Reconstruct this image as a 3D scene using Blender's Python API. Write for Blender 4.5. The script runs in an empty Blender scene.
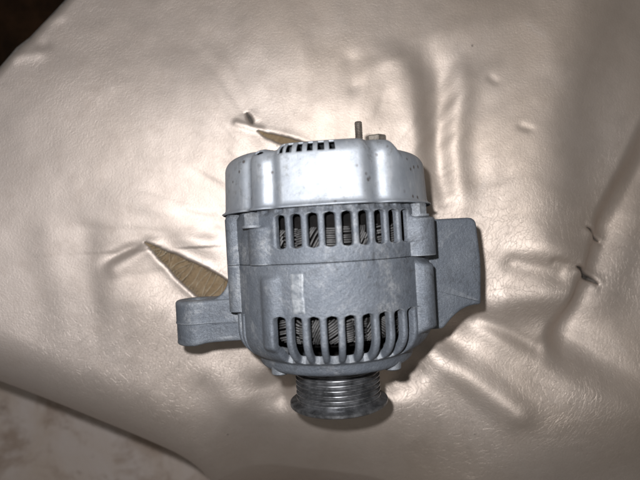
import bpy, math
import numpy as np
from math import radians, sin, cos, pi, sqrt

rng = np.random.default_rng(7)
scene = bpy.context.scene
col = scene.collection

# ------------------------------------------------------------------ frame of reference
TOP = 0.240            # height of the cushion top above the floor
AX = TOP + 0.055       # height of the alternator shaft
CAMD = 0.306           # camera height above the shaft
FPX = 483.0            # focal length in pixels of a 640 px wide picture

# ------------------------------------------------------------------ camera
cam_d = bpy.data.cameras.new('camera')
cam = bpy.data.objects.new('camera', cam_d)
col.objects.link(cam)
cam.location = (0.0, 0.0, AX + CAMD)
cam.rotation_euler = (0, 0, 0)
cam_d.sensor_width = 36.0
cam_d.lens = 36.0 * FPX / 640.0
cam_d.clip_start = 0.01
cam_d.clip_end = 50.0
cam_d.dof.use_dof = True
cam_d.dof.focus_distance = 0.29
cam_d.dof.aperture_fstop = 6.0
scene.camera = cam

# ------------------------------------------------------------------ light: dim room + phone flash
world = bpy.data.worlds.new('World')
scene.world = world
world.use_nodes = True
bg = world.node_tree.nodes['Background']
bg.inputs[0].default_value = (1.0, 0.93, 0.84, 1)
bg.inputs[1].default_value = 0.10

fl = bpy.data.lights.new('phone_flash', 'POINT')
fl.energy = 4.9
fl.color = (1.0, 0.98, 0.975)
fl.shadow_soft_size = 0.005
flo = bpy.data.objects.new('phone_flash', fl)
flo.location = (-0.022, 0.028, AX + CAMD + 0.004)
col.objects.link(flo)

scene.view_settings.view_transform = 'Standard'
scene.view_settings.look = 'None'
scene.view_settings.gamma = 1.0
scene.view_settings.exposure = 0.16
scene.view_settings.use_curve_mapping = False
scene.render.engine = 'CYCLES'

# ------------------------------------------------------------------ helpers
def mesh_obj(name, v, f, mat=None, parent=None, smooth=True, angle=40.0):
    me = bpy.data.meshes.new(name)
    me.from_pydata([tuple(map(float, p)) for p in v], [], [tuple(map(int, q)) for q in f])
    me.validate()
    me.update()
    if smooth:
        me.polygons.foreach_set('use_smooth', [True] * len(me.polygons))
        if angle is not None:
            me.set_sharp_from_angle(angle=radians(angle))
    o = bpy.data.objects.new(name, me)
    col.objects.link(o)
    if mat: me.materials.append(mat)
    if parent: o.parent = parent
    return o

class MB:
    def __init__(s): s.v = []; s.f = []
    def add(s, v, f):
        n = len(s.v)
        s.v += [tuple(p) for p in v]
        s.f += [tuple(i + n for i in q) for q in f]
    def grid(s, P, wrap=False, flip=False):
        n, m = len(P), len(P[0])
        v = [p for row in P for p in row]
        f = []
        for i in range(n - 1):
            for j in range(m if wrap else m - 1):
                a, b = i * m + j, i * m + (j + 1) % m
                c, d = b + m, a + m
                f.append((a, d, c, b) if flip else (a, b, c, d))
        s.add(v, f)
    def lathe_y(s, prof, cx=0.0, cz=0.0, n=32, cap=True):
        """prof: list of (r, y) revolved about the y axis through (cx, cz)"""
        P = [[(cx + r * sin(2 * pi * k / n), y, cz + r * cos(2 * pi * k / n)) for k in range(n)] for r, y in prof]
        s.grid(P, wrap=True)
    def tube(s, pts, r, n=6):
        pts = [np.array(p, float) for p in pts]
        P = []
        for i, p in enumerate(pts):
            t = pts[min(i + 1, len(pts) - 1)] - pts[max(i - 1, 0)]
            t /= np.linalg.norm(t) + 1e-12
            u = np.cross(t, (0.31, 0.17, 0.93)); u /= np.linalg.norm(u)
            w = np.cross(t, u)
            rr = r[i] if hasattr(r, '__len__') else r
            P.append([tuple(p + rr * (cos(2 * pi * k / n) * u + sin(2 * pi * k / n) * w)) for k in range(n)])
        s.grid(P, wrap=True)
    def build(s, name, mat, parent=None, angle=40.0):
        return mesh_obj(name, s.v, s.f, mat, parent, True, angle)

def sstep(x, a, b):
    t = np.clip((x - a) / (b - a), 0, 1)
    return t * t * (3 - 2 * t)

def vnoise(x, y, seed=0):
    """smooth value noise on numpy arrays, unit lattice, -1..1"""
    r = np.random.default_rng(seed)
    T = r.uniform(-1, 1, (256, 256))
    xi = np.floor(x).astype(int); yi = np.floor(y).astype(int)
    fx = x - xi; fy = y - yi
    fx = fx * fx * fx * (fx * (6 * fx - 15) + 10); fy = fy * fy * fy * (fy * (6 * fy - 15) + 10)
    g = lambda i, j: T[i % 256, j % 256]
    return (g(xi, yi) * (1 - fx) + g(xi + 1, yi) * fx) * (1 - fy) + (g(xi, yi + 1) * (1 - fx) + g(xi + 1, yi + 1) * fx) * fy

# ------------------------------------------------------------------ materials
class NT:
    def __init__(s, name):
        s.m = bpy.data.materials.new(name); s.m.use_nodes = True
        s.t = s.m.node_tree; s.b = s.t.nodes['Principled BSDF']
        s.tc = s.t.nodes.new('ShaderNodeTexCoord')
        s.co = s.tc.outputs['Object']
    def n(s, kind, **kw):
        nd = s.t.nodes.new(kind)
        for k, v in kw.items(): setattr(nd, k, v)
        return nd
    def link(s, a, b): s.t.links.new(a, b)
    def mapping(s, scale=(1, 1, 1), rot=(0, 0, 0), src=None):
        m = s.n('ShaderNodeMapping')
        m.inputs['Scale'].default_value = scale; m.inputs['Rotation'].default_value = rot
        s.link(src or s.co, m.inputs['Vector']); return m.outputs[0]
    def noise(s, scale, detail=3, rough=0.55, src=None, dist=0.0):
        n = s.n('ShaderNodeTexNoise')
        n.inputs['Scale'].default_value = scale; n.inputs['Detail'].default_value = detail
        n.inputs['Roughness'].default_value = rough; n.inputs['Distortion'].default_value = dist
        s.link(src or s.co, n.inputs['Vector']); return n.outputs['Fac']
    def noisecol(s, scale, detail=2, src=None):
        n = s.n('ShaderNodeTexNoise')
        n.inputs['Scale'].default_value = scale; n.inputs['Detail'].default_value = detail
        s.link(src or s.co, n.inputs['Vector']); return n.outputs['Color']
    def voro(s, scale, feature='F1', src=None, rand=1.0):
        n = s.n('ShaderNodeTexVoronoi', feature=feature)
        n.inputs['Scale'].default_value = scale; n.inputs['Randomness'].default_value = rand
        s.link(src or s.co, n.inputs['Vector']); return n.outputs['Distance']
    def ramp(s, fac, stops, interp='LINEAR'):
        r = s.n('ShaderNodeValToRGB'); r.color_ramp.interpolation = interp
        e = r.color_ramp.elements
        while len(e) < len(stops): e.new(0.5)
        for el, (p, c) in zip(e, stops):
            el.position = p
            el.color = (c, c, c, 1) if not hasattr(c, '__len__') else (*c, 1)
        s.link(fac, r.inputs[0]); return r.outputs[0]
    def mix(s, fac, a, b, mode='MIX'):
        m = s.n('ShaderNodeMix', data_type='RGBA', blend_type=mode)
        for inp, v in ((m.inputs[0], fac), (m.inputs[6], a), (m.inputs[7], b)):
            if hasattr(v, 'is_linked'): s.link(v, inp)
            elif hasattr(v, '__len__'): inp.default_value = (*v, 1)
            else: inp.default_value = v
        return m.outputs[2]
    def math(s, op, a, b=0.0, clamp=False):
        m = s.n('ShaderNodeMath', operation=op, use_clamp=clamp)
        for inp, v in ((m.inputs[0], a), (m.inputs[1], b)):
            if hasattr(v, 'is_linked'): s.link(v, inp)
            else: inp.default_value = v
        return m.outputs[0]
    def set(s, key, v):
        i = s.b.inputs[key]
        if hasattr(v, 'is_linked'): s.link(v, i)
        elif hasattr(v, '__len__'): i.default_value = (*v, 1)
        else: i.default_value = v
    def bump(s, h, dist, strength=1.0, prev=None):
        b = s.n('ShaderNodeBump')
        b.inputs['Distance'].default_value = dist; b.inputs['Strength'].default_value = strength
        s.link(h, b.inputs['Height'])
        if prev is not None: s.link(prev, b.inputs['Normal'])
        return b.outputs[0]
    def normal(s, nrm): s.link(nrm, s.b.inputs['Normal'])

def mat_cast(name='cast_aluminium', tone=0.54):
    t = NT(name)
    big = t.noise(26, 5, 0.62, dist=0.4)
    fine = t.noise(1300, 3, 0.7)
    base = t.mix(t.ramp(big, [(0.34, 0.0), (0.66, 1.0)]), (0.225 * tone, 0.262 * tone, 0.318 * tone), (0.345 * tone, 0.385 * tone, 0.445 * tone))
    base = t.mix(t.ramp(fine, [(0.44, 0.0), (0.62, 0.5)]), base, (0.15 * tone, 0.168 * tone, 0.20 * tone))
    grime = t.math('MULTIPLY', t.ramp(t.noise(85, 6, 0.7, dist=1.2), [(0.50, 0.0), (0.66, 0.8)]), t.ramp(t.noise(21, 2), [(0.42, 0.0), (0.58, 1.0)]))
    base = t.mix(grime, base, (0.055, 0.058, 0.064))
    dust = t.ramp(t.noise(240, 7, 0.8), [(0.54, 0.0), (0.70, 0.65)])
    base = t.mix(dust, base, (0.27, 0.29, 0.32))
    mid = t.ramp(t.noise(120, 4, 0.6), [(0.40, 0.0), (0.62, 0.5)])
    base = t.mix(mid, base, (0.115, 0.132, 0.160))
    geo = t.n('ShaderNodeNewGeometry')
    edge = t.math('MULTIPLY', t.ramp(geo.outputs['Pointiness'], [(0.51, 0.0), (0.58, 0.6)]), t.ramp(t.noise(160, 4, 0.7), [(0.35, 0.2), (0.6, 1.0)]))
    base = t.mix(edge, base, (0.34, 0.36, 0.385))      # rubbed bright edges
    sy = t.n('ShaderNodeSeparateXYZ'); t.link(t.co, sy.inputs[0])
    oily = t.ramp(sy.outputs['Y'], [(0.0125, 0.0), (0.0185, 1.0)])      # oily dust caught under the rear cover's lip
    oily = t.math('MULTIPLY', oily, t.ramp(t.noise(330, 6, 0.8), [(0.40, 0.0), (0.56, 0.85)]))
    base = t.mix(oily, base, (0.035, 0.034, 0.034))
    ox = t.math('MULTIPLY', t.ramp(t.noise(30, 5, 0.7, dist=0.8), [(0.52, 0.0), (0.64, 0.8)]), t.ramp(t.noise(420, 4, 0.7), [(0.42, 0.15), (0.60, 0.9)]))
    base = t.mix(ox, base, (0.33, 0.345, 0.365))       # chalky oxide
    spk = t.ramp(t.voro(330), [(0.06, 1.0), (0.14, 0.0)])
    base = t.mix(t.math('MULTIPLY', spk, t.ramp(t.noise(60, 2), [(0.5, 0.0), (0.62, 0.8)])), base, (0.09, 0.09, 0.10))
    t.set('Base Color', base)
    t.set('Metallic', 0.42)
    t.set('Roughness', t.ramp(fine, [(0.3, 0.56), (0.7, 0.70)]))
    b1 = t.bump(t.noise(620, 4, 0.65), 0.0006, 0.75)
    b2 = t.bump(t.noise(170, 3, 0.5), 0.0010, 0.35, b1)
    t.normal(b2)
    return t.m

def mat_cover():
    t = NT('zinc_plated_steel')
    big = t.noise(38, 4, 0.6)
    base = t.mix(t.ramp(big, [(0.35, 0.0), (0.65, 1.0)]), (0.28, 0.31, 0.355), (0.37, 0.40, 0.44))
    scr = t.noise(1.0, 5, 0.7, src=t.mapping((260, 60, 260), (0, 0, 0.3)))
    base = t.mix(t.ramp(scr, [(0.52, 0.0), (0.70, 0.7)]), base, (0.46, 0.48, 0.51))
    spot = t.ramp(t.voro(150), [(0.10, 1.0), (0.20, 0.0)])
    msk = t.ramp(t.noise(60, 3), [(0.47, 0.0), (0.54, 1.0)])
    base = t.mix(t.math('MULTIPLY', spot, msk), base, (0.13, 0.12, 0.12))
    dirt = t.math('MULTIPLY', t.ramp(t.noise(210, 6, 0.75), [(0.52, 0.0), (0.66, 0.85)]), t.ramp(t.noise(32, 3), [(0.42, 0.1), (0.6, 1.0)]))
    base = t.mix(dirt, base, (0.20, 0.21, 0.22))
    t.set('Base Color', base)
    t.set('Metallic', 0.5)
    t.set('Roughness', t.ramp(t.noise(95, 5, 0.65), [(0.3, 0.46), (0.7, 0.66)]))
    b1 = t.bump(t.noise(500, 3, 0.6), 0.0002, 0.30)
    b2 = t.bump(t.noise(90, 2, 0.5), 0.0012, 0.22, b1)
    t.normal(b2)
    return t.m

def mat_simple(name, a, b, scale, metallic, rough, bdist=0.0003, bstr=0.4):
    t = NT(name)
    f = t.noise(scale, 5, 0.65)
    t.set('Base Color', t.mix(t.ramp(f, [(0.38, 0.0), (0.64, 1.0)]), a, b))
    t.set('Metallic', metallic)
    t.set('Roughness', t.ramp(f, [(0.3, rough - 0.08), (0.7, rough + 0.1)]))
    t.normal(t.bump(t.noise(scale * 3, 3), bdist, bstr))
    return t.m

def mat_leather():
    t = NT('bronze_leatherette')
    big = t.noise(9, 4, 0.55)
    base = t.mix(t.ramp(big, [(0.35, 0.0), (0.65, 1.0)]), (0.575, 0.495, 0.43), (0.63, 0.56, 0.51))
    sx = t.n('ShaderNodeSeparateXYZ'); t.link(t.co, sx.inputs[0])
    left_tint = t.ramp(t.math('MULTIPLY', sx.outputs['X'], -2.2), [(0.0, 0.0), (0.55, 1.0)])     # colour shifts to a pinkish grey towards the left end
    base = t.mix(left_tint, base, (0.61, 0.545, 0.51))
    mott = t.noise(70, 5, 0.65)
    base = t.mix(t.ramp(mott, [(0.52, 0.0), (0.75, 0.35)]), base, (0.42, 0.355, 0.31))
    rub = t.ramp(t.noise(28, 6, 0.7, dist=0.6), [(0.60, 0.0), (0.72, 0.35)])
    base = t.mix(rub, base, (0.64, 0.58, 0.54))
    sp = t.math('MULTIPLY', t.ramp(t.voro(55), [(0.03, 1.0), (0.06, 0.0)]), t.ramp(t.noise(17, 1), [(0.60, 0.0), (0.66, 0.7)]))
    base = t.mix(sp, base, (0.12, 0.10, 0.09))
    t.set('Base Color', base)
    t.set('Metallic', 0.82)
    t.set('Roughness', t.ramp(mott, [(0.3, 0.54), (0.7, 0.61)]))
    # pebbled grain
    grain = t.noise(900, 2, 0.5)
    b0 = t.bump(grain, 0.00030, 0.40)
    # fine creases: voronoi cell borders in warped, stretched coordinates
    wcol = t.noisecol(38, 3)
    v = t.n('ShaderNodeVectorMath', operation='SCALE'); v.inputs['Scale'].default_value = 0.034
    t.link(wcol, v.inputs[0])
    add = t.n('ShaderNodeVectorMath', operation='ADD'); t.link(t.co, add.inputs[0]); t.link(v.outputs[0], add.inputs[1])
    m1 = t.mapping((2.3, 0.7, 1.0), (0, 0, 0), t.mapping((1, 1, 1), (0, 0, radians(18)), add.outputs[0]))
    cre = t.ramp(t.voro(150, 'DISTANCE_TO_EDGE', m1), [(0.0, 0.0), (0.040, 1.0)])
    sep = t.n('ShaderNodeSeparateXYZ'); t.link(t.co, sep.inputs[0])
    worn = t.math('MULTIPLY_ADD', t.math('SUBTRACT', t.math('MULTIPLY', sep.outputs['X'], 0.35), sep.outputs['Y']), 5.0)      # the front of the seat is creased most
    worn.node.inputs[2].default_value = 0.36
    worn = t.math('MAXIMUM', worn, 0.22)
    worn = t.math('MINIMUM', worn, 1.0)
    msk = t.math('MULTIPLY', t.ramp(t.noise(11, 3, 0.6), [(0.36, 0.15), (0.60, 1.0)]), worn)
    creh = t.math('SUBTRACT', 1.0, t.math('MULTIPLY', t.math('SUBTRACT', 1.0, cre), msk))
    b1 = t.bump(creh, 0.00040, 0.40, b0)
    m2 = t.mapping((1.0, 2.2, 1.0), (0, 0, radians(-35)), add.outputs[0])
    cre2 = t.ramp(t.voro(170, 'DISTANCE_TO_EDGE', m2), [(0.0, 0.0), (0.10, 1.0)])
    cre2 = t.math('MULTIPLY', cre2, worn)
    b2 = t.bump(cre2, 0.00016, 0.22, b1)
    b3 = t.bump(t.noise(60, 4, 0.6), 0.0016, 0.05, b2)
    t.normal(b3)
    return t.m

def mat_floor():
    t = NT('dirty_pale_linoleum')
    w = t.noise(7, 6, 0.65, dist=0.8)
    base = t.mix(t.ramp(w, [(0.40, 0.0), (0.62, 1.0)]), (0.58, 0.52, 0.495), (0.52, 0.44, 0.385))
    d = t.ramp(t.noise(13, 6, 0.7, dist=0.5), [(0.47, 0.0), (0.62, 0.85)])
    base = t.mix(d, base, (0.34, 0.26, 0.21))
    s = t.ramp(t.noise(42, 4, 0.6), [(0.60, 0.0), (0.72, 0.7)])
    base = t.mix(s, base, (0.20, 0.14, 0.11))
    t.set('Base Color', base); t.set('Roughness', 0.6)
    t.normal(t.bump(w, 0.002, 0.3))
    return t.m

def mat_foam():
    t = NT('tan_foam_backing')
    a = radians(-52)
    m = t.mapping((0.12, 1.0, 1.0), (0, 0, 0), t.mapping((1, 1, 1), (0, 0, a)))
    st = t.noise(330, 4, 0.6, src=m)
    base = t.mix(t.ramp(st, [(0.30, 0.25), (0.70, 0.85)]), (0.150, 0.098, 0.050), (0.33, 0.255, 0.165))
    base = t.mix(t.ramp(t.noise(90, 3), [(0.45, 0.0), (0.65, 0.6)]), base, (0.25, 0.175, 0.095))
    base = t.mix(t.ramp(t.noise(700, 4, 0.7), [(0.48, 0.0), (0.68, 0.40)]), base, (0.11, 0.075, 0.042))
    t.set('Base Color', base); t.set('Roughness', 0.9)
    t.normal(t.bump(t.noise(520, 4, 0.7), 0.0012, 0.8))
    return t.m

M = dict(
    cast=mat_cast(),
    cover=mat_cover(),
    pad=mat_simple('worn_bare_aluminium', (0.17, 0.19, 0.217), (0.32, 0.34, 0.365), 260, 0.3, 0.5, 0.0004, 0.6),
    pulley=mat_simple('dark_pulley_steel', (0.11, 0.114, 0.122), (0.26, 0.268, 0.285), 150, 0.8, 0.34, 0.0002, 0.3),
    wire=mat_simple('dusty_winding_wire', (0.040, 0.040, 0.041), (0.115, 0.115, 0.117), 160, 0.15, 0.6),
    dark=mat_simple('unlit_recess_black', (0.004, 0.004, 0.004), (0.010, 0.009, 0.009), 200, 0.0, 0.8),  # near-black colour stands in for the shade behind the vent slots
    bolt=mat_simple('grimy_bolt_steel', (0.07, 0.072, 0.076), (0.24, 0.245, 0.255), 240, 0.3, 0.62),
    rust=mat_simple('brown_tarnished_steel', (0.10, 0.085, 0.072), (0.22, 0.20, 0.175), 220, 0.5, 0.5),
    leather=mat_leather(),
    foam=mat_foam(),
    thread=mat_simple('pale_backing_thread', (0.26, 0.20, 0.13), (0.42, 0.36, 0.27), 200, 0.0, 0.8),
    backing=mat_simple('grey_cloth_backing', (0.05, 0.043, 0.038), (0.13, 0.115, 0.10), 240, 0.0, 0.85),
    welt=mat_simple('grey_welt_cloth', (0.10, 0.09, 0.085), (0.17, 0.155, 0.145), 120, 0.0, 0.8),
    floor=mat_floor(),
    carpet=mat_simple('dark_brown_carpet', (0.012, 0.007, 0.004), (0.034, 0.017, 0.009), 25, 0.0, 0.95, 0.002, 0.6),
)

for k in ('dark', 'carpet'):
    M[k].node_tree.nodes['Principled BSDF'].inputs['Specular IOR Level'].default_value = 0.08

# ------------------------------------------------------------------ setting: floor, carpet
v = [(-3, -3, 0), (3, -3, 0), (3, 3, 0), (-3, 3, 0)]
fo = mesh_obj('floor', v, [(0, 1, 2, 3)], M['floor'], smooth=False)
fo['kind'] = 'structure'

SC = FPX / (AX + CAMD - TOP)               # pixels per metre on the cushion top
def px(x, y): return np.array(((x - 320) / SC, (240 - y) / SC))
C0 = px(-188, 319)
e1 = np.array((235.0, -110.0)); e1 /= np.linalg.norm(e1)
e2 = np.array((52.0, 65.0)); e2 /= np.linalg.norm(e2)
def ab(a, b): return C0 + a * e1 + b * e2

mb = MB()
q = [ab(-0.9, 0.12), ab(-0.025, 0.12), ab(-0.025, 1.1), ab(-0.9, 1.1)]
mb.add([(p[0], p[1], 0.0) for p in q] + [(p[0], p[1], 0.010) for p in q],
       [(4, 5, 6, 7), (0, 1, 5, 4), (1, 2, 6, 5), (2, 3, 7, 6), (3, 0, 4, 7)])
ca = mb.build('carpet', M['carpet']); ca['kind'] = 'structure'

# ------------------------------------------------------------------ cushion
ROT = radians(3.2)
AXX = 10.0 / 1578.0
def to_alt(X, Y):
    dx, dy = X - AXX, Y
    return dx * cos(ROT) + dy * sin(ROT), -dx * sin(ROT) + dy * cos(ROT)

def seg_dist(X, Y, p0, p1):
    d = p1 - p0; L = np.linalg.norm(d); d = d / L
    a = (X - p0[0]) * d[0] + (Y - p0[1]) * d[1]
    b = (X - p0[0]) * -d[1] + (Y - p0[1]) * d[0]
    over = np.maximum(0, np.maximum(-a, a - L))
    return np.hypot(over, b), b, a / L

def poly_dist(X, Y, pts):
    """distance, signed side, and a fade that dies out towards both ends of a polyline"""
    best = None; acc = 0.0; P = [px(*p) for p in pts]
    tot = sum(np.linalg.norm(b - a) for a, b in zip(P[:-1], P[1:]))
    for p0, p1 in zip(P[:-1], P[1:]):
        L = np.linalg.norm(p1 - p0)
        d, b, u = seg_dist(X, Y, p0, p1)
        s_ = acc + np.clip(u, 0, 1) * L
        if best is None: best, sgn, along = d, b, s_
        else:
            m = d < best
            sgn = np.where(m, b, sgn); along = np.where(m, s_, along); best = np.minimum(best, d)
        acc += L
    f = min(0.45 * tot, 42 / SC)
    fade = sstep(along, 0, f) * sstep(tot - along, 0, f)
    return best, sgn, fade

# ridges and valleys pressed into the cover: (pixel points, width px, height mm)
FOLDS = [
    ([(446, 50), (444, 130), (452, 225)], 12, -1.8),
    ([(466, 50), (460, 100), (458, 150), (468, 225)], 12, 2.2),
    ([(404, 75), (412, 110), (425, 160)], 16, 1.6),
    ([(486, 75), (480, 150), (486, 210)], 12, -0.9),
    ([(640, -110), (585, 0), (552, 130), (548, 230), (545, 330)], 52, 9.0),
    ([(660, -90), (612, 40), (592, 130), (572, 235)], 26, -2.0),
    ([(640, 150), (612, 205), (590, 262), (572, 312), (548, 352)], 9, -2.5),
    ([(655, 175), (636, 230), (612, 290), (590, 335)], 20, 3.0),
    ([(500, 235), (545, 250), (585, 262)], 15, 3.0),
    ([(512, 262), (550, 272)], 9, -2.5),
    ([(546, 262), (574, 268)], 3.5, -1.6),
    ([(505, 300), (560, 295)], 15, 3.2),
    ([(545, 428), (640, 392)], 72, 16.0),
    ([(398, 352), (452, 338)], 24, -10.0),
    ([(280, 388), (284, 398)], 16, -8.0),
    ([(395, 385), (410, 375)], 14, -6.0),
    ([(480, 322), (535, 345)], 9, -3.0),
    ([(424, 350), (512, 408)], 15, 5.5),
    ([(455, 335), (520, 370), (570, 385)], 11, -1.6),
    ([(150, 241), (128, 253), (100, 270)], 5, -2.2),
    ([(150, 250), (120, 270)], 8, 1.5),
    ([(155, 226), (200, 247), (232, 262)], 12, 2.2),
    ([(120, 290), (165, 310)], 22, 1.2),
    ([(60, 240), (70, 330)], 16, 0.8),
    ([(95, 235), (100, 330)], 12, -0.8),
    ([(240, 372), (262, 396), (270, 430)], 12, -2.6),
    ([(215, 375), (238, 410)], 14, 1.5),
    ([(395, 400), (420, 440)], 12, 1.2),
    ([(265, 462), (320, 500)], 48, -16.0),
    ([(350, 62), (352, 85)], 10, -1.0),
    ([(238, 126), (262, 132)], 3.5, 1.4),
    ([(392, 55), (404, 80)], 16, 1.5),
    ([(340, 80), (400, 60), (412, 90)], 10, 0.9),
    ([(520, 128), (526, 131)], 4, -0.6),
    ([(492, 80), (496, 83)], 4, -0.5),
    ([(28, 30), (62, 24)], 6, 0.7),
    ([(28, 40), (50, 52)], 6, -0.9),
    ([(25, 68), (45, 62)], 6, 0.9),
]
STEPS = [  # running downwards in the picture
    ([(665, 100), (632, 170), (606, 218), (590, 262), (572, 306), (540, 366)], 17, 18.0, 90),
    ([(420, 30), (428, 90), (430, 140), (436, 215)], 16, 5.5, 40),
    ([(640, -40), (592, 60), (574, 140), (558, 260)], 46, 4.0, 90),
]
SLITS = [  # tip, tip, half opening px, exponent, reach px, lip mm
    ((143, 240), (300, 354), 15.0, 1.2, 60, 1.4),
    ((256, 131), (318, 150), 3.6, 0.8, 22, 0.8),
    ((580, 225), (612, 244), 0.9, 1.0, 12, 2.6),
    ((568, 264), (606, 287), 2.0, 0.9, 16, 3.0),
    ((246, 111), (252, 124), 1.7, 0.7, 9, 0.7),
]

def front_drop(X, Y):
    q0 = px(0, 398)[1]
    w = sstep(X, px(150, 0)[0], px(270, 0)[0]) * (1 - 0.78 * sstep(X, px(380, 0)[0], px(490, 0)[0]))
    return 9.5 * np.maximum(0, q0 - Y) ** 2 * w

def height(X, Y):
    z = np.zeros_like(X)
    # crowned seat: falls away to the right and to the front
    c0 = px(190, 205)
    z -= 0.04 * ((X - c0[0]) ** 2 + (Y - c0[1]) ** 2)
    z += 0.02 * X + 0.0 * Y
    z += 0.75 * np.minimum(0, X + 0.06) ** 2     # the seat rises again towards its left end
    z -= front_drop(X, Y)
    # gentle overall swell
    z += 0.0025 * vnoise(X * 7 + 3.1, Y * 7 + 8.2, 1) + 0.0012 * vnoise(X * 19 + 1.7, Y * 19, 2)
    z += 0.00020 * vnoise(X * 60, Y * 60, 3) + 0.00004 * vnoise(X * 140, Y * 140, 4)
    # tension wrinkles that run outwards from the heavy alternator
    xa, ya = to_alt(X, Y)
    rr = np.hypot(xa, ya * 0.9); th = np.arctan2(ya, xa)
    wr = vnoise(th * 9 + 40, rr * 14, 5) + 0.6 * vnoise(th * 21 + 9, rr * 30, 6)
    z += 0.00042 * wr * sstep(rr, 0.07, 0.10) * (1 - sstep(rr, 0.13, 0.24))
    # dip under the weight
    dip = np.exp(-((xa / 0.085) ** 2 + ((ya + 0.01) / 0.085) ** 2) ** 1.3)
    z -= 0.010 * dip
    jx = X + 0.004 * vnoise(X * 17 + 5, Y * 17, 31); jy = Y + 0.004 * vnoise(X * 17, Y * 17 + 7, 32)
    for pts, w, h in FOLDS:
        d, sg, fade = poly_dist(jx, jy, pts)
        if len(pts) > 2: h = h * fade
        z += h * 0.001 * np.exp(-(d / (w / SC)) ** 2)
    # one-sided steps: the side to the right of the line lies lower
    for pts, w, h, reach in STEPS:
        d, sg, fade = poly_dist(jx, jy, pts)
        side = d * np.sign(sg)
        z -= h * 0.001 * sstep(side, -w / SC, w / SC) * np.exp(-np.maximum(0, side) / (reach / SC)) * fade
    z += TOP
    # never through the alternator body lying in the dip
    inside = (np.abs(xa) < 0.0715) & (ya > -0.076) & (ya < 0.062)
    bot = AX - np.sqrt(np.maximum(0.0, 0.0715 ** 2 - np.minimum(np.abs(xa), 0.0714) ** 2))
    bot = AX - np.sqrt(np.maximum(1e-9, 0.070 ** 2 - np.minimum(np.abs(xa), 0.0699) ** 2))
    edge = np.maximum(np.maximum(np.abs(xa) - 0.058, 0), np.maximum(np.maximum(-0.066 - ya, ya - 0.050), 0))
    lim = bot + edge * 1.2
    k = 0.006
    hh = np.clip(0.5 + 0.5 * (lim - z) / k, 0, 1)
    z = lim * (1 - hh) + z * hh - k * hh * (1 - hh)
    return z

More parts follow.
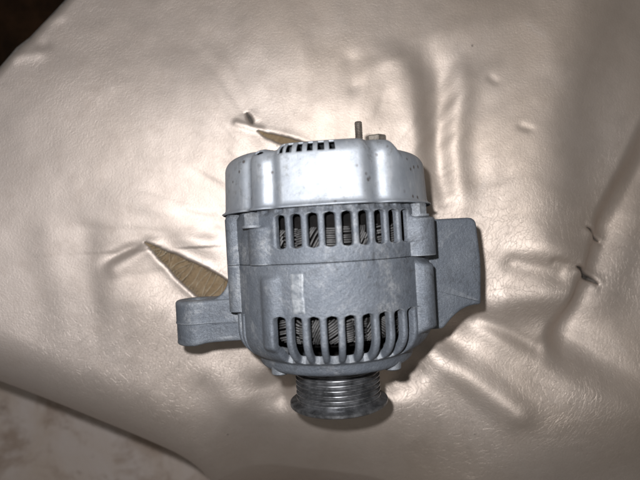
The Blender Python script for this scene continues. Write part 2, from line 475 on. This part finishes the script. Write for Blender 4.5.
def build_cushion():
    root = bpy.data.objects.new('seat_cushion', None)
    col.objects.link(root)
    root['label'] = 'torn bronze leatherette seat cushion under the alternator'
    root['category'] = 'cushion'
    # parameter lines: roll of the front edge, dense area in view, sparse beyond
    RF, RS = 0.062, 0.010
    step = 0.0012
    def line(r, dense_end, far, skirt):
        arc = np.linspace(-pi / 2, 0, max(8, int(r * pi / 2 / step)), endpoint=False)
        off = r + r * np.sin(arc)            # horizontal position
        drop = r - r * np.cos(arc)
        sk = np.linspace(skirt, r + 0.004, 12)
        o = np.concatenate([np.zeros(len(sk)), off]); d = np.concatenate([sk, drop])
        dense = np.arange(r, dense_end, step)
        sparse = np.linspace(dense_end, far, 40)
        return np.concatenate([o, dense, sparse]), np.concatenate([d, np.zeros(len(dense) + len(sparse))])
    A, DA = line(RS, 0.74, 1.05, 0.238)
    B, DB = line(RF, 0.60, 0.85, 0.238)
    a, b = np.meshgrid(A, B)
    da, db = np.meshgrid(DA, DB)
    drop = np.minimum(np.sqrt(da ** 2 + db ** 2), 0.238)
    X = C0[0] + a * e1[0] + b * e2[0]
    Y = C0[1] + a * e1[1] + b * e2[1]
    ny, nx = X.shape
    X = X.ravel(); Y = Y.ravel(); drop = drop.ravel()
    idx = np.arange(ny * nx).reshape(ny, nx)
    Q = np.stack([idx[:-1, :-1], idx[:-1, 1:], idx[1:, 1:], idx[1:, :-1]], -1).reshape(-1, 4)
    lip = np.zeros_like(X)
    keep = np.ones(len(Q), bool)
    for t0, t1, ho, ex, W, lm in SLITS:
        p0, p1 = px(*t0), px(*t1)
        _, d, u = seg_dist(X, Y, p0, p1)
        L = np.linalg.norm(p1 - p0)
        wob = 0.0006 * vnoise(u * L / 0.009, u * 0 + ho, 11) + 0.00015 * vnoise(u * L / 0.003, u * 0 + ho, 12)
        d = d + wob * (np.abs(u - 0.5) < 0.6)
        dq = d[Q]; uq = u[Q].mean(1)
        cross = (dq.min(1) < 0) & (dq.max(1) >= 0) & (uq > 0) & (uq < 1) & (np.abs(dq).max(1) < 0.004)
        keep &= ~cross
        vb = np.unique(Q[cross])
        dn = np.array((-(p1 - p0)[1], (p1 - p0)[0])) / L
        snapped = np.where(d[vb] >= 0, 1e-5, -1e-5)
        X[vb] += (snapped - d[vb]) * dn[0]; Y[vb] += (snapped - d[vb]) * dn[1]
        d[vb] = snapped
        uu = np.clip(u, 0, 1)
        h = ho / SC * np.sin(pi * uu) ** ex * ((u > 0) & (u < 1))
        Wm = W / SC
        near = np.abs(d) < Wm
        newd = np.where(near, np.sign(d) * (h + np.abs(d) * (1 - h / Wm)), d)
        X += (newd - d) * dn[0]; Y += (newd - d) * dn[1]
        amp = np.sin(pi * uu) ** 0.7 * ((u > 0) & (u < 1))
        lip += amp * lm * 0.001 * (np.exp(-(np.abs(d) / (7 / SC)) ** 2) * 1.0 - 1.5 * np.exp(-(np.abs(d) / (2.2 / SC)) ** 2))
    top = height(X, Y) + lip
    fade = np.clip(drop / 0.10, 0, 1)
    Z = (top - TOP) * (1 - fade) + TOP - drop
    bulge = 0.75 * np.minimum(front_drop(X, Y), 0.03)
    V = np.stack([X - e2[0] * bulge, Y - e2[1] * bulge, Z], -1)
    Q = Q[keep]
    me = bpy.data.meshes.new('cushion_cover')
    me.vertices.add(len(V)); me.vertices.foreach_set('co', V.ravel().astype(np.float32))
    me.loops.add(len(Q) * 4); me.loops.foreach_set('vertex_index', Q.ravel().astype(np.int32))
    me.polygons.add(len(Q)); me.polygons.foreach_set('loop_start', np.arange(0, len(Q) * 4, 4, dtype=np.int32))
    me.polygons.foreach_set('use_smooth', np.ones(len(Q), bool))
    me.update(calc_edges=True); me.validate()
    me.materials.append(M['leather'])
    o = bpy.data.objects.new('cover', me); col.objects.link(o); o.parent = root
    wd = o.modifiers.new('weld', 'WELD'); wd.merge_threshold = 0.0005
    md = o.modifiers.new('thickness', 'SOLIDIFY')
    md.thickness = 0.0009; md.offset = -1.0; md.use_rim_only = True; md.use_rim = True
    # rolled welt along the left end
    m = MB()
    bb = np.linspace(0.10, 0.80, 60); pw = np.array([ab(-0.0010, q_) for q_ in bb]); pi_ = np.array([ab(0.012, q_) for q_ in bb])
    zz = height(pi_[:, 0], pi_[:, 1]) - 0.0135
    m.tube([(p[0] + 0.0006 * sin(k * 1.3), p[1], z_) for k, (p, z_) in enumerate(zip(pw, zz))], 0.0050, 12)
    m.build('welt', M['welt'], root, None)
    # foam seen through the long tear and the small one
    def foam(t0, t1, half, deep, name, mat='foam'):
        p0, p1 = px(*t0), px(*t1); L = np.linalg.norm(p1 - p0)
        d = (p1 - p0) / L; n = np.array((-d[1], d[0]))
        nu, nv = int(L / 0.0012), int(2 * half / 0.0012)
        U, W = np.meshgrid(np.linspace(-0.06, 1.06, nu) * L, np.linspace(-half, half, nv))
        Xf = p0[0] + U * d[0] + W * n[0]; Yf = p0[1] + U * d[1] + W * n[1]
        dirx, diry = cos(radians(52)), sin(radians(52))
        across = (Xf * diry - Yf * dirx); along = Xf * dirx + Yf * diry
        Zf = height(Xf, Yf) - deep + 0.0018 * vnoise(across / 0.0065, along / 0.03, 21) + 0.0008 * vnoise(across / 0.0028, along / 0.008, 22) + 0.0006 * vnoise(Xf / 0.003, Yf / 0.003, 23)
        P = [[(Xf[i, j], Yf[i, j], Zf[i, j]) for j in range(nu)] for i in range(nv)]
        m = MB(); m.grid(P)
        return m.build(name, M[mat], root, None)
    foam((135, 232), (305, 356), 0.024, 0.0050, 'foam_filling')
    foam((238, 125), (322, 154), 0.009, 0.0036, 'foam_filling')
    foam((570, 222), (622, 248), 0.006, 0.0030, 'cloth_backing', 'backing')
    foam((541, 259), (616, 290), 0.007, 0.0032, 'cloth_backing', 'backing')
    foam((244, 108), (254, 127), 0.004, 0.0030, 'cloth_backing', 'backing')
    # pale threads drawn across the long tear
    p0, p1 = px(*SLITS[0][0]), px(*SLITS[0][1]); L = np.linalg.norm(p1 - p0); d = (p1 - p0) / L; n = np.array((-d[1], d[0]))
    for k, u in enumerate(np.linspace(0.08, 0.58, 20)):
        u += rng.uniform(-0.012, 0.012)
        h = 15.0 / SC * sin(pi * u) ** 1.2 + 0.0012
        sl = rng.uniform(-0.004, 0.003)
        pts = []
        for s in np.linspace(-1, 1, 12):
            c = p0 + d * (u * L + sl * s + 0.0009 * sin(2.5 * s + k)) + n * h * s
            zz = float(height(np.array([c[0]]), np.array([c[1]]))[0]) - 0.0026 - 0.0010 * (1 - s * s) * (1 + 0.4 * sin(k * 2.1))
            pts.append((c[0], c[1], zz))
        m = MB(); m.tube(pts, rng.uniform(0.00022, 0.00048), 5)
        m.build('thread', M['thread'], root, None)
    # frayed ends of backing cloth along both lips of the long tear
    m = MB()
    for k in range(120):
        u = rng.uniform(0.06, 0.58); sd = rng.choice([-1, 1])
        h = 15.0 / SC * sin(pi * u) ** 1.2
        base_ = p0 + d * u * L + n * sd * (h + 0.0005)
        ln = rng.uniform(0.0012, 0.0042); dr = d * rng.uniform(-0.8, 0.8) - n * sd
        dr = dr / np.linalg.norm(dr); cu = rng.uniform(-0.4, 0.4)
        zb = float(height(np.array([base_[0]]), np.array([base_[1]]))[0]) - 0.0016
        pts = []
        for s in np.linspace(0, 1, 5):
            c = base_ + dr * ln * s + d * cu * ln * s * s
            pts.append((c[0], c[1], zb - 0.0012 * s * s))
        m.tube(pts, [0.00016, 0.00016, 0.00014, 0.00011, 0.00006], 4)
    fr = m.build('frayed_fibres', M['thread'], root, None); fr['kind'] = 'stuff'
    return root
cushion = build_cushion()

# ------------------------------------------------------------------ alternator
H = 0.0640
alt = bpy.data.objects.new('alternator', None); col.objects.link(alt)
alt.location = (AXX, 0, AX - H); alt.rotation_euler = (0, 0, ROT)
alt['label'] = 'used grey aluminium car alternator lying on torn leatherette cushion'
alt['category'] = 'alternator'

D2 = radians
def cyl(th, r, y): return (r * sin(th), y, H + r * cos(th))

# bosses cast along the shaft: (angle deg, centre radius, boss radius, y from, y to, soft)
BOSS_REAR = [(-41, 0.0530, 0.0105, -0.020, 0.0090, 0.0012), (55, 0.0590, 0.0100, -0.020, 0.0105, 0.0014),
             (-68, 0.0600, 0.0058, -0.030, 0.0190, 0.003)]
BOSS_DRIVE = [(-34.5, 0.0553, 0.0082, -0.0570, -0.0180, 0.0022), (55, 0.0600, 0.0072, -0.0530, -0.0150, 0.0025),
              (-68, 0.0600, 0.0058, -0.0500, 0.02, 0.004)]
def boss_r(th, y, r, bosses):
    out = r
    for ang, rc, rho, y0, y1, soft in bosses:
        dl = (th - D2(ang) + pi) % (2 * pi) - pi
        s = rc * sin(dl)
        if abs(dl) > 0.6: continue
        rb = rc * cos(dl) + sqrt(max(0.0, rho * rho - s * s)) if abs(s) < rho else rc * cos(dl) - (abs(s) - rho) * 4
        k = 0.0016
        h = min(1, max(0, 0.5 + 0.5 * (rb - r) / k))
        sm = r * (1 - h) + rb * h + k * h * (1 - h)
        w = float(sstep(np.array(y), y0 - soft, y0 + soft) * (1 - sstep(np.array(y), y1 - soft, y1 + soft)))
        out = max(out, r + (sm - r) * w)
    return out

def patch(mb, path, t0, t1, bosses, dth=1.0, wrap=False):
    n = max(2, int(round((t1 - t0) / dth)) + 1)
    ths = [D2(t0 + (t1 - t0) * k / (n - 1)) for k in range(n)]
    if wrap: ths = ths[:-1]
    P = [[cyl(t, boss_r(t, y, r, bosses), y) for t in ths] for r, y in path]
    mb.grid(P, wrap=wrap, flip=False)

def path_from(pts, step):
    """resample a polyline (r, y) evenly"""
    pts = np.array(pts); seg = np.hypot(*np.diff(pts, axis=0).T); s = np.concatenate([[0], np.cumsum(seg)])
    n = max(2, int(s[-1] / step) + 1)
    q = np.linspace(0, s[-1], n)
    return list(zip(np.interp(q, s, pts[:, 0]), np.interp(q, s, pts[:, 1]))), q

def arc(cr, cy, rho, a0, a1, n=12):
    return [(cr + rho * cos(D2(a)), cy + rho * sin(D2(a))) for a in np.linspace(a0, a1, n)]

def rib(path, q, tc, dth, gap, fil, depth, mat, parent, name='cooling_rib', open_sides=(1, 1), bosses=()):
    """one bar between two ventilation slots; its flared ends meet the neighbours'"""
    Ltot = q[-1]
    P = []
    for i, ((r, y), s) in enumerate(zip(path, q)):
        e = min(s, Ltot - s)
        sh = (1 - (1 - min(1, e / fil)) ** 2.4) ** (1 / 2.4) if e < fil else 1.0
        i0, i1 = max(0, i - 1), min(len(path) - 1, i + 1)
        tr, ty = path[i1][0] - path[i0][0], path[i1][1] - path[i0][1]
        ln = sqrt(tr * tr + ty * ty); nr, nY = -ty / ln, tr / ln
        if nr < 0: nr, nY = -nr, -nY
        row = []
        for side in (-1, 1):
            on = open_sides[0 if side < 0 else 1]
            half = D2(dth) / 2 * (1 - gap * sh * on); bv = 0.0015 * sh * on + 1e-6
            prof = [(0.0, depth), (0.0, bv)] + [(bv * (1 - cos(a)), bv * (1 - sin(a))) for a in (0.35, 0.75, 1.15, pi / 2)]
            if not on: prof = [(0.0, 0.0)]
            if side == 1: prof = prof[::-1]
            for inn, dn in prof:
                dn2 = dn
                t = D2(tc) + side * (half - inn / r)
                row.append(cyl(t, boss_r(t, y, r, bosses) - nr * dn2, y - nY * dn2))
            if side == -1:
                for k in (-0.75, -0.5, -0.25, 0, 0.25, 0.5, 0.75):
                    hr = D2(dth) / 2 * (1 - gap * sh * open_sides[1]) - (0.0015 * sh * open_sides[1]) / r; hl = half - bv / r
                    t = D2(tc) + (hr + hl) / 2 * k + (hr - hl) / 2; row.append(cyl(t, boss_r(t, y, r, bosses), y))
        P.append(row)
    m = MB(); m.grid(P)
    return m.build(name, mat, parent, 38)

def build_rear_frame():
    R = 0.0605
    mb = MB()
    band, _ = path_from([(R, -0.0036), (R, -0.0109), (R - 0.0003, -0.0113), (R - 0.004, -0.0113)], 0.0009)
    patch(mb, band, -180, 180, BOSS_REAR, 1.0, True)
    ribpath = [(R, -0.0036), (R - 0.0001, 0.0148)]
    ringp, _ = path_from([(R - 0.0001, 0.0148), (R - 0.0003, 0.0160)] + arc(R - 0.0043, 0.0162, 0.0040, 6, 84) + [(0.050, 0.0206), (0.020, 0.0208)], 0.0008)
    n_ = 42
    ths = [-180 + k * 0.75 for k in range(480)]
    def ridge(td):      # the bars run on over the rim as low ridges
        ph = ((td + 26.6 - 180 / n_) / (360 / n_)) % 1.0
        return 0.0011 * float(1 - sstep(np.array(abs(ph - 0.5)), 0.14, 0.30))
    P = []
    for i, (r, y) in enumerate(ringp):
        w = float(sstep(np.array(y), 0.0149, 0.0165))
        P.append([cyl(D2(td), boss_r(D2(td), y, r, BOSS_REAR) - w * ridge(td) * (1 if r > 0.053 else 0), y) for td in ths])
    mb.grid(P, wrap=True)
    pth, q = path_from(ribpath, 0.0007)
    d = 360 / 42
    gaps = [-26.6 + d * k for k in range(9)]
    lo, hi = gaps[0] - d, gaps[-1] + d
    t = 66.0; back = []
    while t + d <= 284.01: back.append(t + d / 2); t += d
    patch(mb, pth, t, 360 + lo, BOSS_REAR, 0.9)
    patch(mb, pth, hi, 66.0, BOSS_REAR, 0.9)
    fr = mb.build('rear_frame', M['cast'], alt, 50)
    args = (d, 0.60, 0.0026, 0.0034, M['cast'], fr)
    rib(pth, q, lo + d / 2, *args, open_sides=(0, 1), bosses=BOSS_REAR); rib(pth, q, hi - d / 2, *args, open_sides=(1, 0), bosses=BOSS_REAR)
    for g0 in gaps[:-1]: rib(pth, q, g0 + d / 2, *args)
    for tc in back: rib(pth, q, tc, *args)
    return fr
rear_frame = build_rear_frame()

def build_drive_frame():
    R = 0.0606
    mb = MB()
    band, _ = path_from([(R - 0.004, -0.0116), (R - 0.0003, -0.0116), (R, -0.0119), (R, -0.0385)], 0.0009)
    patch(mb, band, -180, 180, BOSS_DRIVE, 1.0, True)
    ribpath = [(R, -0.0385), (R, -0.0475)] + arc(0.0441, -0.0505, 0.0165, -4, -66, 20)
    pth, q = path_from(ribpath, 0.0008)
    rE, yE = pth[-1]
    ring, _ = path_from([(rE, yE), (rE - 0.0022, yE - 0.0016), (rE - 0.0034, yE - 0.0062), (rE - 0.0048, yE - 0.0078), (rE - 0.0075, yE - 0.0084), (0.030, yE - 0.0070), (0.018, yE - 0.0070), (0.017, yE - 0.0100), (0.008, yE - 0.0100)], 0.0009)
    patch(mb, ring, -180, 180, [], 2.0, True)
    d = 9.0
    gaps = [-29.4 + d * k for k in range(9)]
    lo, hi = gaps[0] - d, gaps[-1] + d
    t = 68.0; back = []
    while t + d <= 310.01: back.append(t + d / 2); t += d
    patch(mb, pth, hi, 68.0, BOSS_DRIVE, 0.9)
    patch(mb, pth, t, 360 + lo, BOSS_DRIVE, 0.9)
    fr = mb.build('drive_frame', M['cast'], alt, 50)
    args = (d, 0.60, 0.0030, 0.0042, M['cast'], fr)
    rib(pth, q, lo + d / 2, *args, open_sides=(0, 1), bosses=BOSS_DRIVE); rib(pth, q, hi - d / 2, *args, open_sides=(1, 0), bosses=BOSS_DRIVE)
    for g0 in gaps[:-1]: rib(pth, q, g0 + d / 2, *args)
    for tc in back: rib(pth, q, tc, *args)
    return fr, rE, yE
drive_frame, rE, yE = build_drive_frame()

def prism_z(mb, outline, zt, zb, bev=0.0016):
    """solid with an outline in x, y; zt(x, y) / zb give top and bottom; rounded rim"""
    o = np.array(outline); c = o.mean(0)
    nxt = np.roll(o, -1, 0); prv = np.roll(o, 1, 0)
    tan = nxt - prv; tan /= np.linalg.norm(tan, axis=1)[:, None]
    nrm = np.stack([tan[:, 1], -tan[:, 0]], -1)
    area = 0.5 * np.sum(o[:, 0] * nxt[:, 1] - nxt[:, 0] * o[:, 1])
    if area < 0: nrm = -nrm
    rings = []
    for a in np.linspace(0, pi / 2, 5):
        p = o - nrm * bev * (1 - cos(a))
        rings.append([(x, y, H + zb(x, y) + bev * (1 - sin(a))) for x, y in p][::1])
    rings = rings[::-1]
    for a in np.linspace(0, pi / 2, 5):
        p = o - nrm * bev * (1 - cos(a))
        rings.append([(x, y, H + zt(x, y) - bev * (1 - sin(a))) for x, y in p])
    p = o - nrm * (bev + 0.0008)
    rings.append([(x, y, H + zt(x, y)) for x, y in p])
    base0 = len(mb.v); n = len(o)
    mb.grid(rings, wrap=True)
    mb.f.append(tuple(range(base0, base0 + n))[::-1])
    top = base0 + (len(rings) - 1) * n
    mb.f.append(tuple(range(top, top + n)))

def smooth_outline(pts, it=3):
    p = np.array(pts, float)
    for _ in range(it):
        q = np.roll(p, -1, 0)
        p = np.stack([0.75 * p + 0.25 * q, 0.25 * p + 0.75 * q], 1).reshape(-1, 2)
    return p

def dense_outline(pts, r=0.002, n=5):
    """polyline with small rounded corners"""
    p = np.array(pts, float); out = []
    for i in range(len(p)):
        a, b, c = p[i - 1], p[i], p[(i + 1) % len(p)]
        la, lc = np.linalg.norm(a - b), np.linalg.norm(c - b)
        k = min(r, 0.45 * la, 0.45 * lc)
        A = b + (a - b) / la * k; Cc = b + (c - b) / lc * k
        for t in np.linspace(0, 1, n): out.append((1 - t) ** 2 * A + 2 * t * (1 - t) * b + t * t * Cc)
    o = np.array(out); o = np.concatenate([o, o[:1]])
    L = np.concatenate([[0], np.cumsum(np.hypot(*np.diff(o, axis=0).T))])
    q = np.linspace(0, L[-1], int(L[-1] / 0.0012), endpoint=False)
    return np.stack([np.interp(q, L, o[:, 0]), np.interp(q, L, o[:, 1])], -1)

# right mounting lug: broad plate with a concave lower edge
cut = [(0.0900, -0.0445)] + [(0.0860 - 0.0210 * t, -0.0445 - 0.0125 * t ** 2.0) for t in np.linspace(0.0, 1, 9)]
out = [(0.050, 0.0090), (0.0895, 0.0090), (0.0915, -0.018)] + cut + [(0.050, -0.057)]
mb = MB()
prism_z(mb, dense_outline(out, 0.0050, 5), lambda x, y: 0.017 - (x - 0.06) * 0.20, lambda x, y: -0.016, 0.0018)
mb.build('mounting_lug', M['cast'], drive_frame, 50)

# left mounting lug: eye with a bore parallel to the shaft
def left_lug():
    mb = MB()
    cx, ro, bore = -0.0858, 0.0136, 0.0056
    n = 64
    y1, y0 = -0.0325, -0.0600
    def outer(phi, grow=0.0):
        # ray against a disc joined to an arm that runs towards the body
        dx, dz = cos(phi), sin(phi)
        r = ro
        hz = 0.0118
        if dx > 0:
            t = min(0.042 / dx, hz / max(1e-6, abs(dz)))
            r = max(r, t)
        return r + grow
    ys = [(y1, -0.0016, 1), (y1 - 0.0004, -0.0007, 0), (y1 - 0.0014, 0, 0)]
    ys += [(y, 0, 0) for y in np.linspace(y1 - 0.003, -0.0455, 6)]
    ys += [(-0.0459, 0.00035, 0), (-0.0465, 0.00035, 0), (-0.0469, -0.0002, 0)]
    ys += [(y, -0.0002, 0) for y in np.linspace(-0.0480, y0 + 0.003, 6)]
    ys += [(y0 + 0.0014, 0, 0), (y0 + 0.0004, -0.0007, 0), (y0, -0.0016, 0)]
    rows = []
    ph = [2 * pi * k / n for k in range(n)]
    rows.append([(cx + bore * cos(p), y1 - 0.001 - 0.0, H + bore * sin(p)) for p in ph])
    rows.append([(cx + (bore + 0.001) * cos(p), y1, H + (bore + 0.001) * sin(p)) for p in ph])
    for y, g, _ in ys:
        sag = lambda p: 0.0022 * max(0.0, cos(p)) if y < -0.0560 else 0.0
        rows.append([(cx + outer(p, g) * cos(p), y + sag(p), H + outer(p, g) * sin(p)) for p in ph])
    rows.append([(cx + (bore + 0.001) * cos(p), y0, H + (bore + 0.001) * sin(p)) for p in ph])
    rows.append([(cx + bore * cos(p), y0 + 0.001, H + bore * sin(p)) for p in ph])
    rows.append([(cx + bore * cos(p), y1 - 0.001, H + bore * sin(p)) for p in ph])
    mb.grid(rows, wrap=True)
    # fillet web climbing from the lug to the frame
    arcp = [(-0.0785 + 0.0145 * sin(a), -0.0190 - 0.0140 * cos(a)) for a in np.linspace(0.05, pi / 2, 8)]
    o = arcp + [(-0.0640, 0.016), (-0.050, 0.018), (-0.046, -0.050), (-0.074, -0.050)]
    prism_z(mb, np.array(o), lambda x, y: 0.0105, lambda x, y: -0.0105, 0.0014)
    return mb.build('mounting_lug', M['cast'], drive_frame, 45)
left_lug()

# worn bright pad cast on the drive frame
def pad():
    mb = MB(); rows = []
    t0, t1, y0, y1 = -22.6, -14.8, -0.0378, -0.0158
    ny, nt = 26, 18
    for i in range(ny):
        v_ = i / (ny - 1); row = []
        for j in range(nt):
            u_ = j / (nt - 1)
            edge = min(u_, 1 - u_) * (t1 - t0) / 180 * pi * 0.061
            edge2 = min(v_, 1 - v_) * (y1 - y0)
            e = min(edge, edge2)
            bow = 0.0002 * sin(9 * v_) + 0.00012 * sin(23 * v_ + 1)
            lift = -0.0004 + 0.00075 * float(sstep(np.array(e), 0.0, 0.0012))
            row.append(cyl(D2(t0 + (t1 - t0) * u_) + bow / 0.061, 0.0606 + lift, y0 + (y1 - y0) * v_))
        rows.append(row)
    mb.grid(rows, flip=False)
    return mb.build('worn_pad', M['pad'], drive_frame, None)
pad()

# small feet cast on the front rim
for ang in (-52, 47):
    mb = MB(); t = D2(ang)
    cx, cz = 0.0425 * sin(t), H + 0.0425 * cos(t)
    mb.lathe_y([(0.0, yE - 0.0105), (0.0040, yE - 0.0103), (0.0050, yE - 0.0095), (0.0056, yE + 0.004), (0.0, yE + 0.006)], cx, cz, 20)
    mb.build('rim_boss', M['cast'], drive_frame, 40)

# ------------------------------------------------------------------ rear cover: pressed steel cap
def build_cover():
    def rfun(td):
        r = 0.0612
        def g(c, w): return math.exp(-((td - c) / w) ** 2)
        r += -0.0026 * g(-30.0, 3.4) + 0.0008 * g(-37, 4.0) - 0.0022 * g(-46.5, 3.0)
        r += 0.0026 * g(-78, 26)
        r += 0.0007 * g(16.5, 3.0) - 0.0034 * g(25.5, 4.6) + 0.0006 * g(40, 8)
        if -27 < td < 15:      # nearly flat middle face
            c = cos(D2(td + 6)); r = r * (1 - 0.6) + 0.6 * min(r, 0.0612 * cos(D2(21)) / c + 0.0009)
        return r
    def yend(td):
        y = 0.0530
        y -= 0.0046 * float(sstep(np.array(td), 36.0, 43.0))
        y -= 0.0022 * math.exp(-((td + 32) / 4.5) ** 2)
        y -= 0.0012 * float(1 - sstep(np.array(td), -36, -30))
        return y
    N = 720
    rows = []
    rho = 0.0085
    prof = [('rim', 0.0024, 0.0186), ('rim', 0.0021, 0.0189), ('rim', 0.0008, 0.0196), ('rim', 0.0002, 0.0206), ('rim', 0.0, 0.0222)]
    NS = 18
    NA = 18
    tds = [-180 + 360 * k / N for k in range(N)]
    for kind, dr, y in prof: rows.append([cyl(D2(t), rfun(t) + dr, y) for t in tds])
    for i in range(1, NS + 1):
        s = i / NS
        rows.append([cyl(D2(t), rfun(t) - 0.0009 * s, 0.0222 + (yend(t) - rho - 0.0222) * s) for t in tds])
    for i in range(1, NA + 1):
        a = pi / 2 * i / NA
        rows.append([cyl(D2(t), rfun(t) - 0.0009 - rho * (1 - cos(a)), yend(t) - rho + rho * sin(a)) for t in tds])
    first_face = len(rows)
    for rr in (0.046, 0.040, 0.032, 0.022, 0.012):
        rows.append([cyl(D2(t), rr + (rfun(t) - 0.0612) * (rr / 0.06) ** 2, yend(t) + 0.0002) for t in tds])
    # vent slots across the rounded corner
    slot_c = [-24.6, -19.8, -14.7, -8.9, -3.2, 2.6]
    a0 = 5 + NS + 2; a1 = 5 + NS + 12
    skip = set()
    for c in slot_c:
        for j, t in enumerate(tds):
            if abs(t + 0.25 - c) < 1.55:
                for i in range(a0, a1): skip.add((i, j))
    for j, t in enumerate(tds):                      # oval hole in the left lobe
        for i in range(5 + NS + 4, 5 + NS + 14):
            if ((t + 40.0) / 3.6) ** 2 + ((i + 0.5 - (5 + NS + 9)) / 3.2) ** 2 < 1: skip.add((i, j))
    V = [p for r_ in rows for p in r_]
    F = []
    for i in range(len(rows) - 1):
        for j in range(N):
            if (i, j) in skip: continue
            a, b = i * N + j, i * N + (j + 1) % N
            F.append((a, b, b + N, a + N))
    V.append((0, 0.0533, H)); c = len(V) - 1; L0 = (len(rows) - 1) * N
    for j in range(N): F.append((L0 + j, L0 + (j + 1) % N, c))
    o = mesh_obj('rear_cover', V, F, M['cover'], alt, True, 55)
    md = o.modifiers.new('sheet', 'SOLIDIFY'); md.thickness = 0.0011; md.offset = -1
    return o
cover = build_cover()

# ------------------------------------------------------------------ inside: core and windings
mb = MB()
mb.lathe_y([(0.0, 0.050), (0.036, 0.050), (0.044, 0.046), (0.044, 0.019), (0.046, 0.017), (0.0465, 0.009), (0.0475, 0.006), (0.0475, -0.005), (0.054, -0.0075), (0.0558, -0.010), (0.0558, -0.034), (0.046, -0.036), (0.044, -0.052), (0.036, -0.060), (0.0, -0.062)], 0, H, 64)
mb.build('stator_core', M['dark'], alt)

def windings(name, ya, yb, r, seed, pitch, tilt, phase):
    """end turns: neighbouring bundles of parallel wire, lying flat or leaning"""
    rg = np.random.default_rng(seed)
    mb = MB()
    nb = int(round(360 / pitch)); hw = pi / nb * 1.0; yc = 0.5 * (ya + yb); hy = 0.5 * (yb - ya)
    for b_ in range(nb):
        t0 = 2 * pi * b_ / nb + D2(phase)
        ang = D2((tilt[b_ % len(tilt)]) + rg.uniform(-7, 7))
        dx, dy = cos(ang), sin(ang)
        reach = r * hw * abs(dy) + hy * abs(dx)
        lift = rg.uniform(-0.0010, 0.0006)
        bow = rg.uniform(-0.10, 0.10)
        o = -reach + rg.uniform(0, 0.0008)
        while o < reach:
            pts = []
            for s_ in np.linspace(-0.012, 0.012, 41):
                u = s_ * dx - o * dy; w = s_ * dy + o * dx + bow * 40 * s_ * s_
                if abs(u) <= r * hw and abs(w) <= hy:
                    rr = r + lift - 0.0040 * (w / hy) ** 4 - 0.0012 * (u / (r * hw)) ** 2 + rg.uniform(-0.0001, 0.0001)
                    pts.append(cyl(t0 + u / r, rr, yc + w))
            if len(pts) >= 4: mb.tube(pts[::3] + pts[-1:], 0.00058 + rg.uniform(-0.00006, 0.00006), 6)
            o += 0.00110 + rg.uniform(0, 0.00025) + (0.0009 if rg.random() < 0.14 else 0)
    ob = mb.build(name, M['wire'], alt, None); ob['kind'] = 'stuff'
    return ob
windings('stator_winding', -0.0075, 0.0072, 0.0520, 3, 8.5714, (6, 10, 58, -4, 6, 62, 66), -26.6)
windings('stator_winding', -0.0560, -0.0430, 0.0490, 4, 9.0, (-30, -8, 64, 30, 6, -16, 60), -29.4)

# ------------------------------------------------------------------ fasteners
def hex_bolt(name, th, r, y0, y1, af, mat, wash=True):
    t = D2(th); cx, cz = r * sin(t), H + r * cos(t)
    mb = MB()
    rows = []
    for k, y in ((0.0, y0), (1.0, y0), (1.0, y1 - 0.0008), (0.90, y1), (0.0, y1 + 0.0002)):
        rows.append([(cx + k * af * cos(pi / 3 * j + 0.4), y, cz + k * af * sin(pi / 3 * j + 0.4)) for j in range(6)])
    mb.grid(rows, wrap=True, flip=True)
    o = mb.build(name, mat, alt, 30)
    if wash:
        m2 = MB(); m2.lathe_y([(0, y0 - 0.0012), (af * 1.25, y0 - 0.0012), (af * 1.28, y0 - 0.0006), (af * 1.25, y0 + 0.0001), (0, y0 + 0.0001)], cx, cz, 24)
        m2.build('washer', mat, o)
    return o
hex_bolt('through_bolt', -44, 0.0608, 0.0100, 0.0168, 0.0050, M['cast'])
hex_bolt('through_bolt', 53, 0.0608, 0.0115, 0.0178, 0.0052, M['cast'])
hex_bolt('terminal_nut', 36, 0.0475, 0.0515, 0.0563, 0.0056, M['rust'])

mb = MB(); prof = [(0.0, 0.050), (0.0021, 0.050), (0.0021, 0.0545)]
y = 0.0545
while y < 0.0640:
    prof += [(0.0022, y), (0.00185, y + 0.0004), (0.0022, y + 0.0008)]; y += 0.0009
prof += [(0.0017, y + 0.0006), (0.0, y + 0.0007)]
t = D2(27); mb.lathe_y(prof, 0.041 * sin(t), H + 0.041 * cos(t), 18)
mb.build('terminal_stud', M['rust'], alt, 60)

# ------------------------------------------------------------------ pulley
y0 = yE - 0.0078
mb = MB()
mb.lathe_y([(0.0, y0 + 0.004), (0.0130, y0 + 0.004), (0.0130, y0 - 0.0035), (0.0, y0 - 0.0035)], 0, H, 40)
mb.build('shaft_collar', M['dark'], alt, 35)
prof = [(0.0, y0 - 0.0030), (0.024, y0 - 0.0030), (0.0262, y0 - 0.0036), (0.0272, y0 - 0.0048), (0.0268, y0 - 0.0060)]
yg = y0 - 0.0060
for k in range(6):
    prof += [(0.0247, yg - 0.0011), (0.0247, yg - 0.0017), (0.0265, yg - 0.0026), (0.0266, yg - 0.0030)]
    yg -= 0.0030
yg -= 0.0004
prof += [(0.0262, yg - 0.0008), (0.0272, yg - 0.0016), (0.0300, yg - 0.0022), (0.0308, yg - 0.0028), (0.0308, yg - 0.0042), (0.0300, yg - 0.0049), (0.024, yg - 0.0050), (0.022, yg - 0.0020), (0.010, yg - 0.0015), (0.0, yg - 0.0015)]
mb = MB(); mb.lathe_y(prof, 0, H, 96)
mb.build('pulley', M['pulley'], alt, 28)
print('yE', yE, 'pulley front', yg - 0.005)
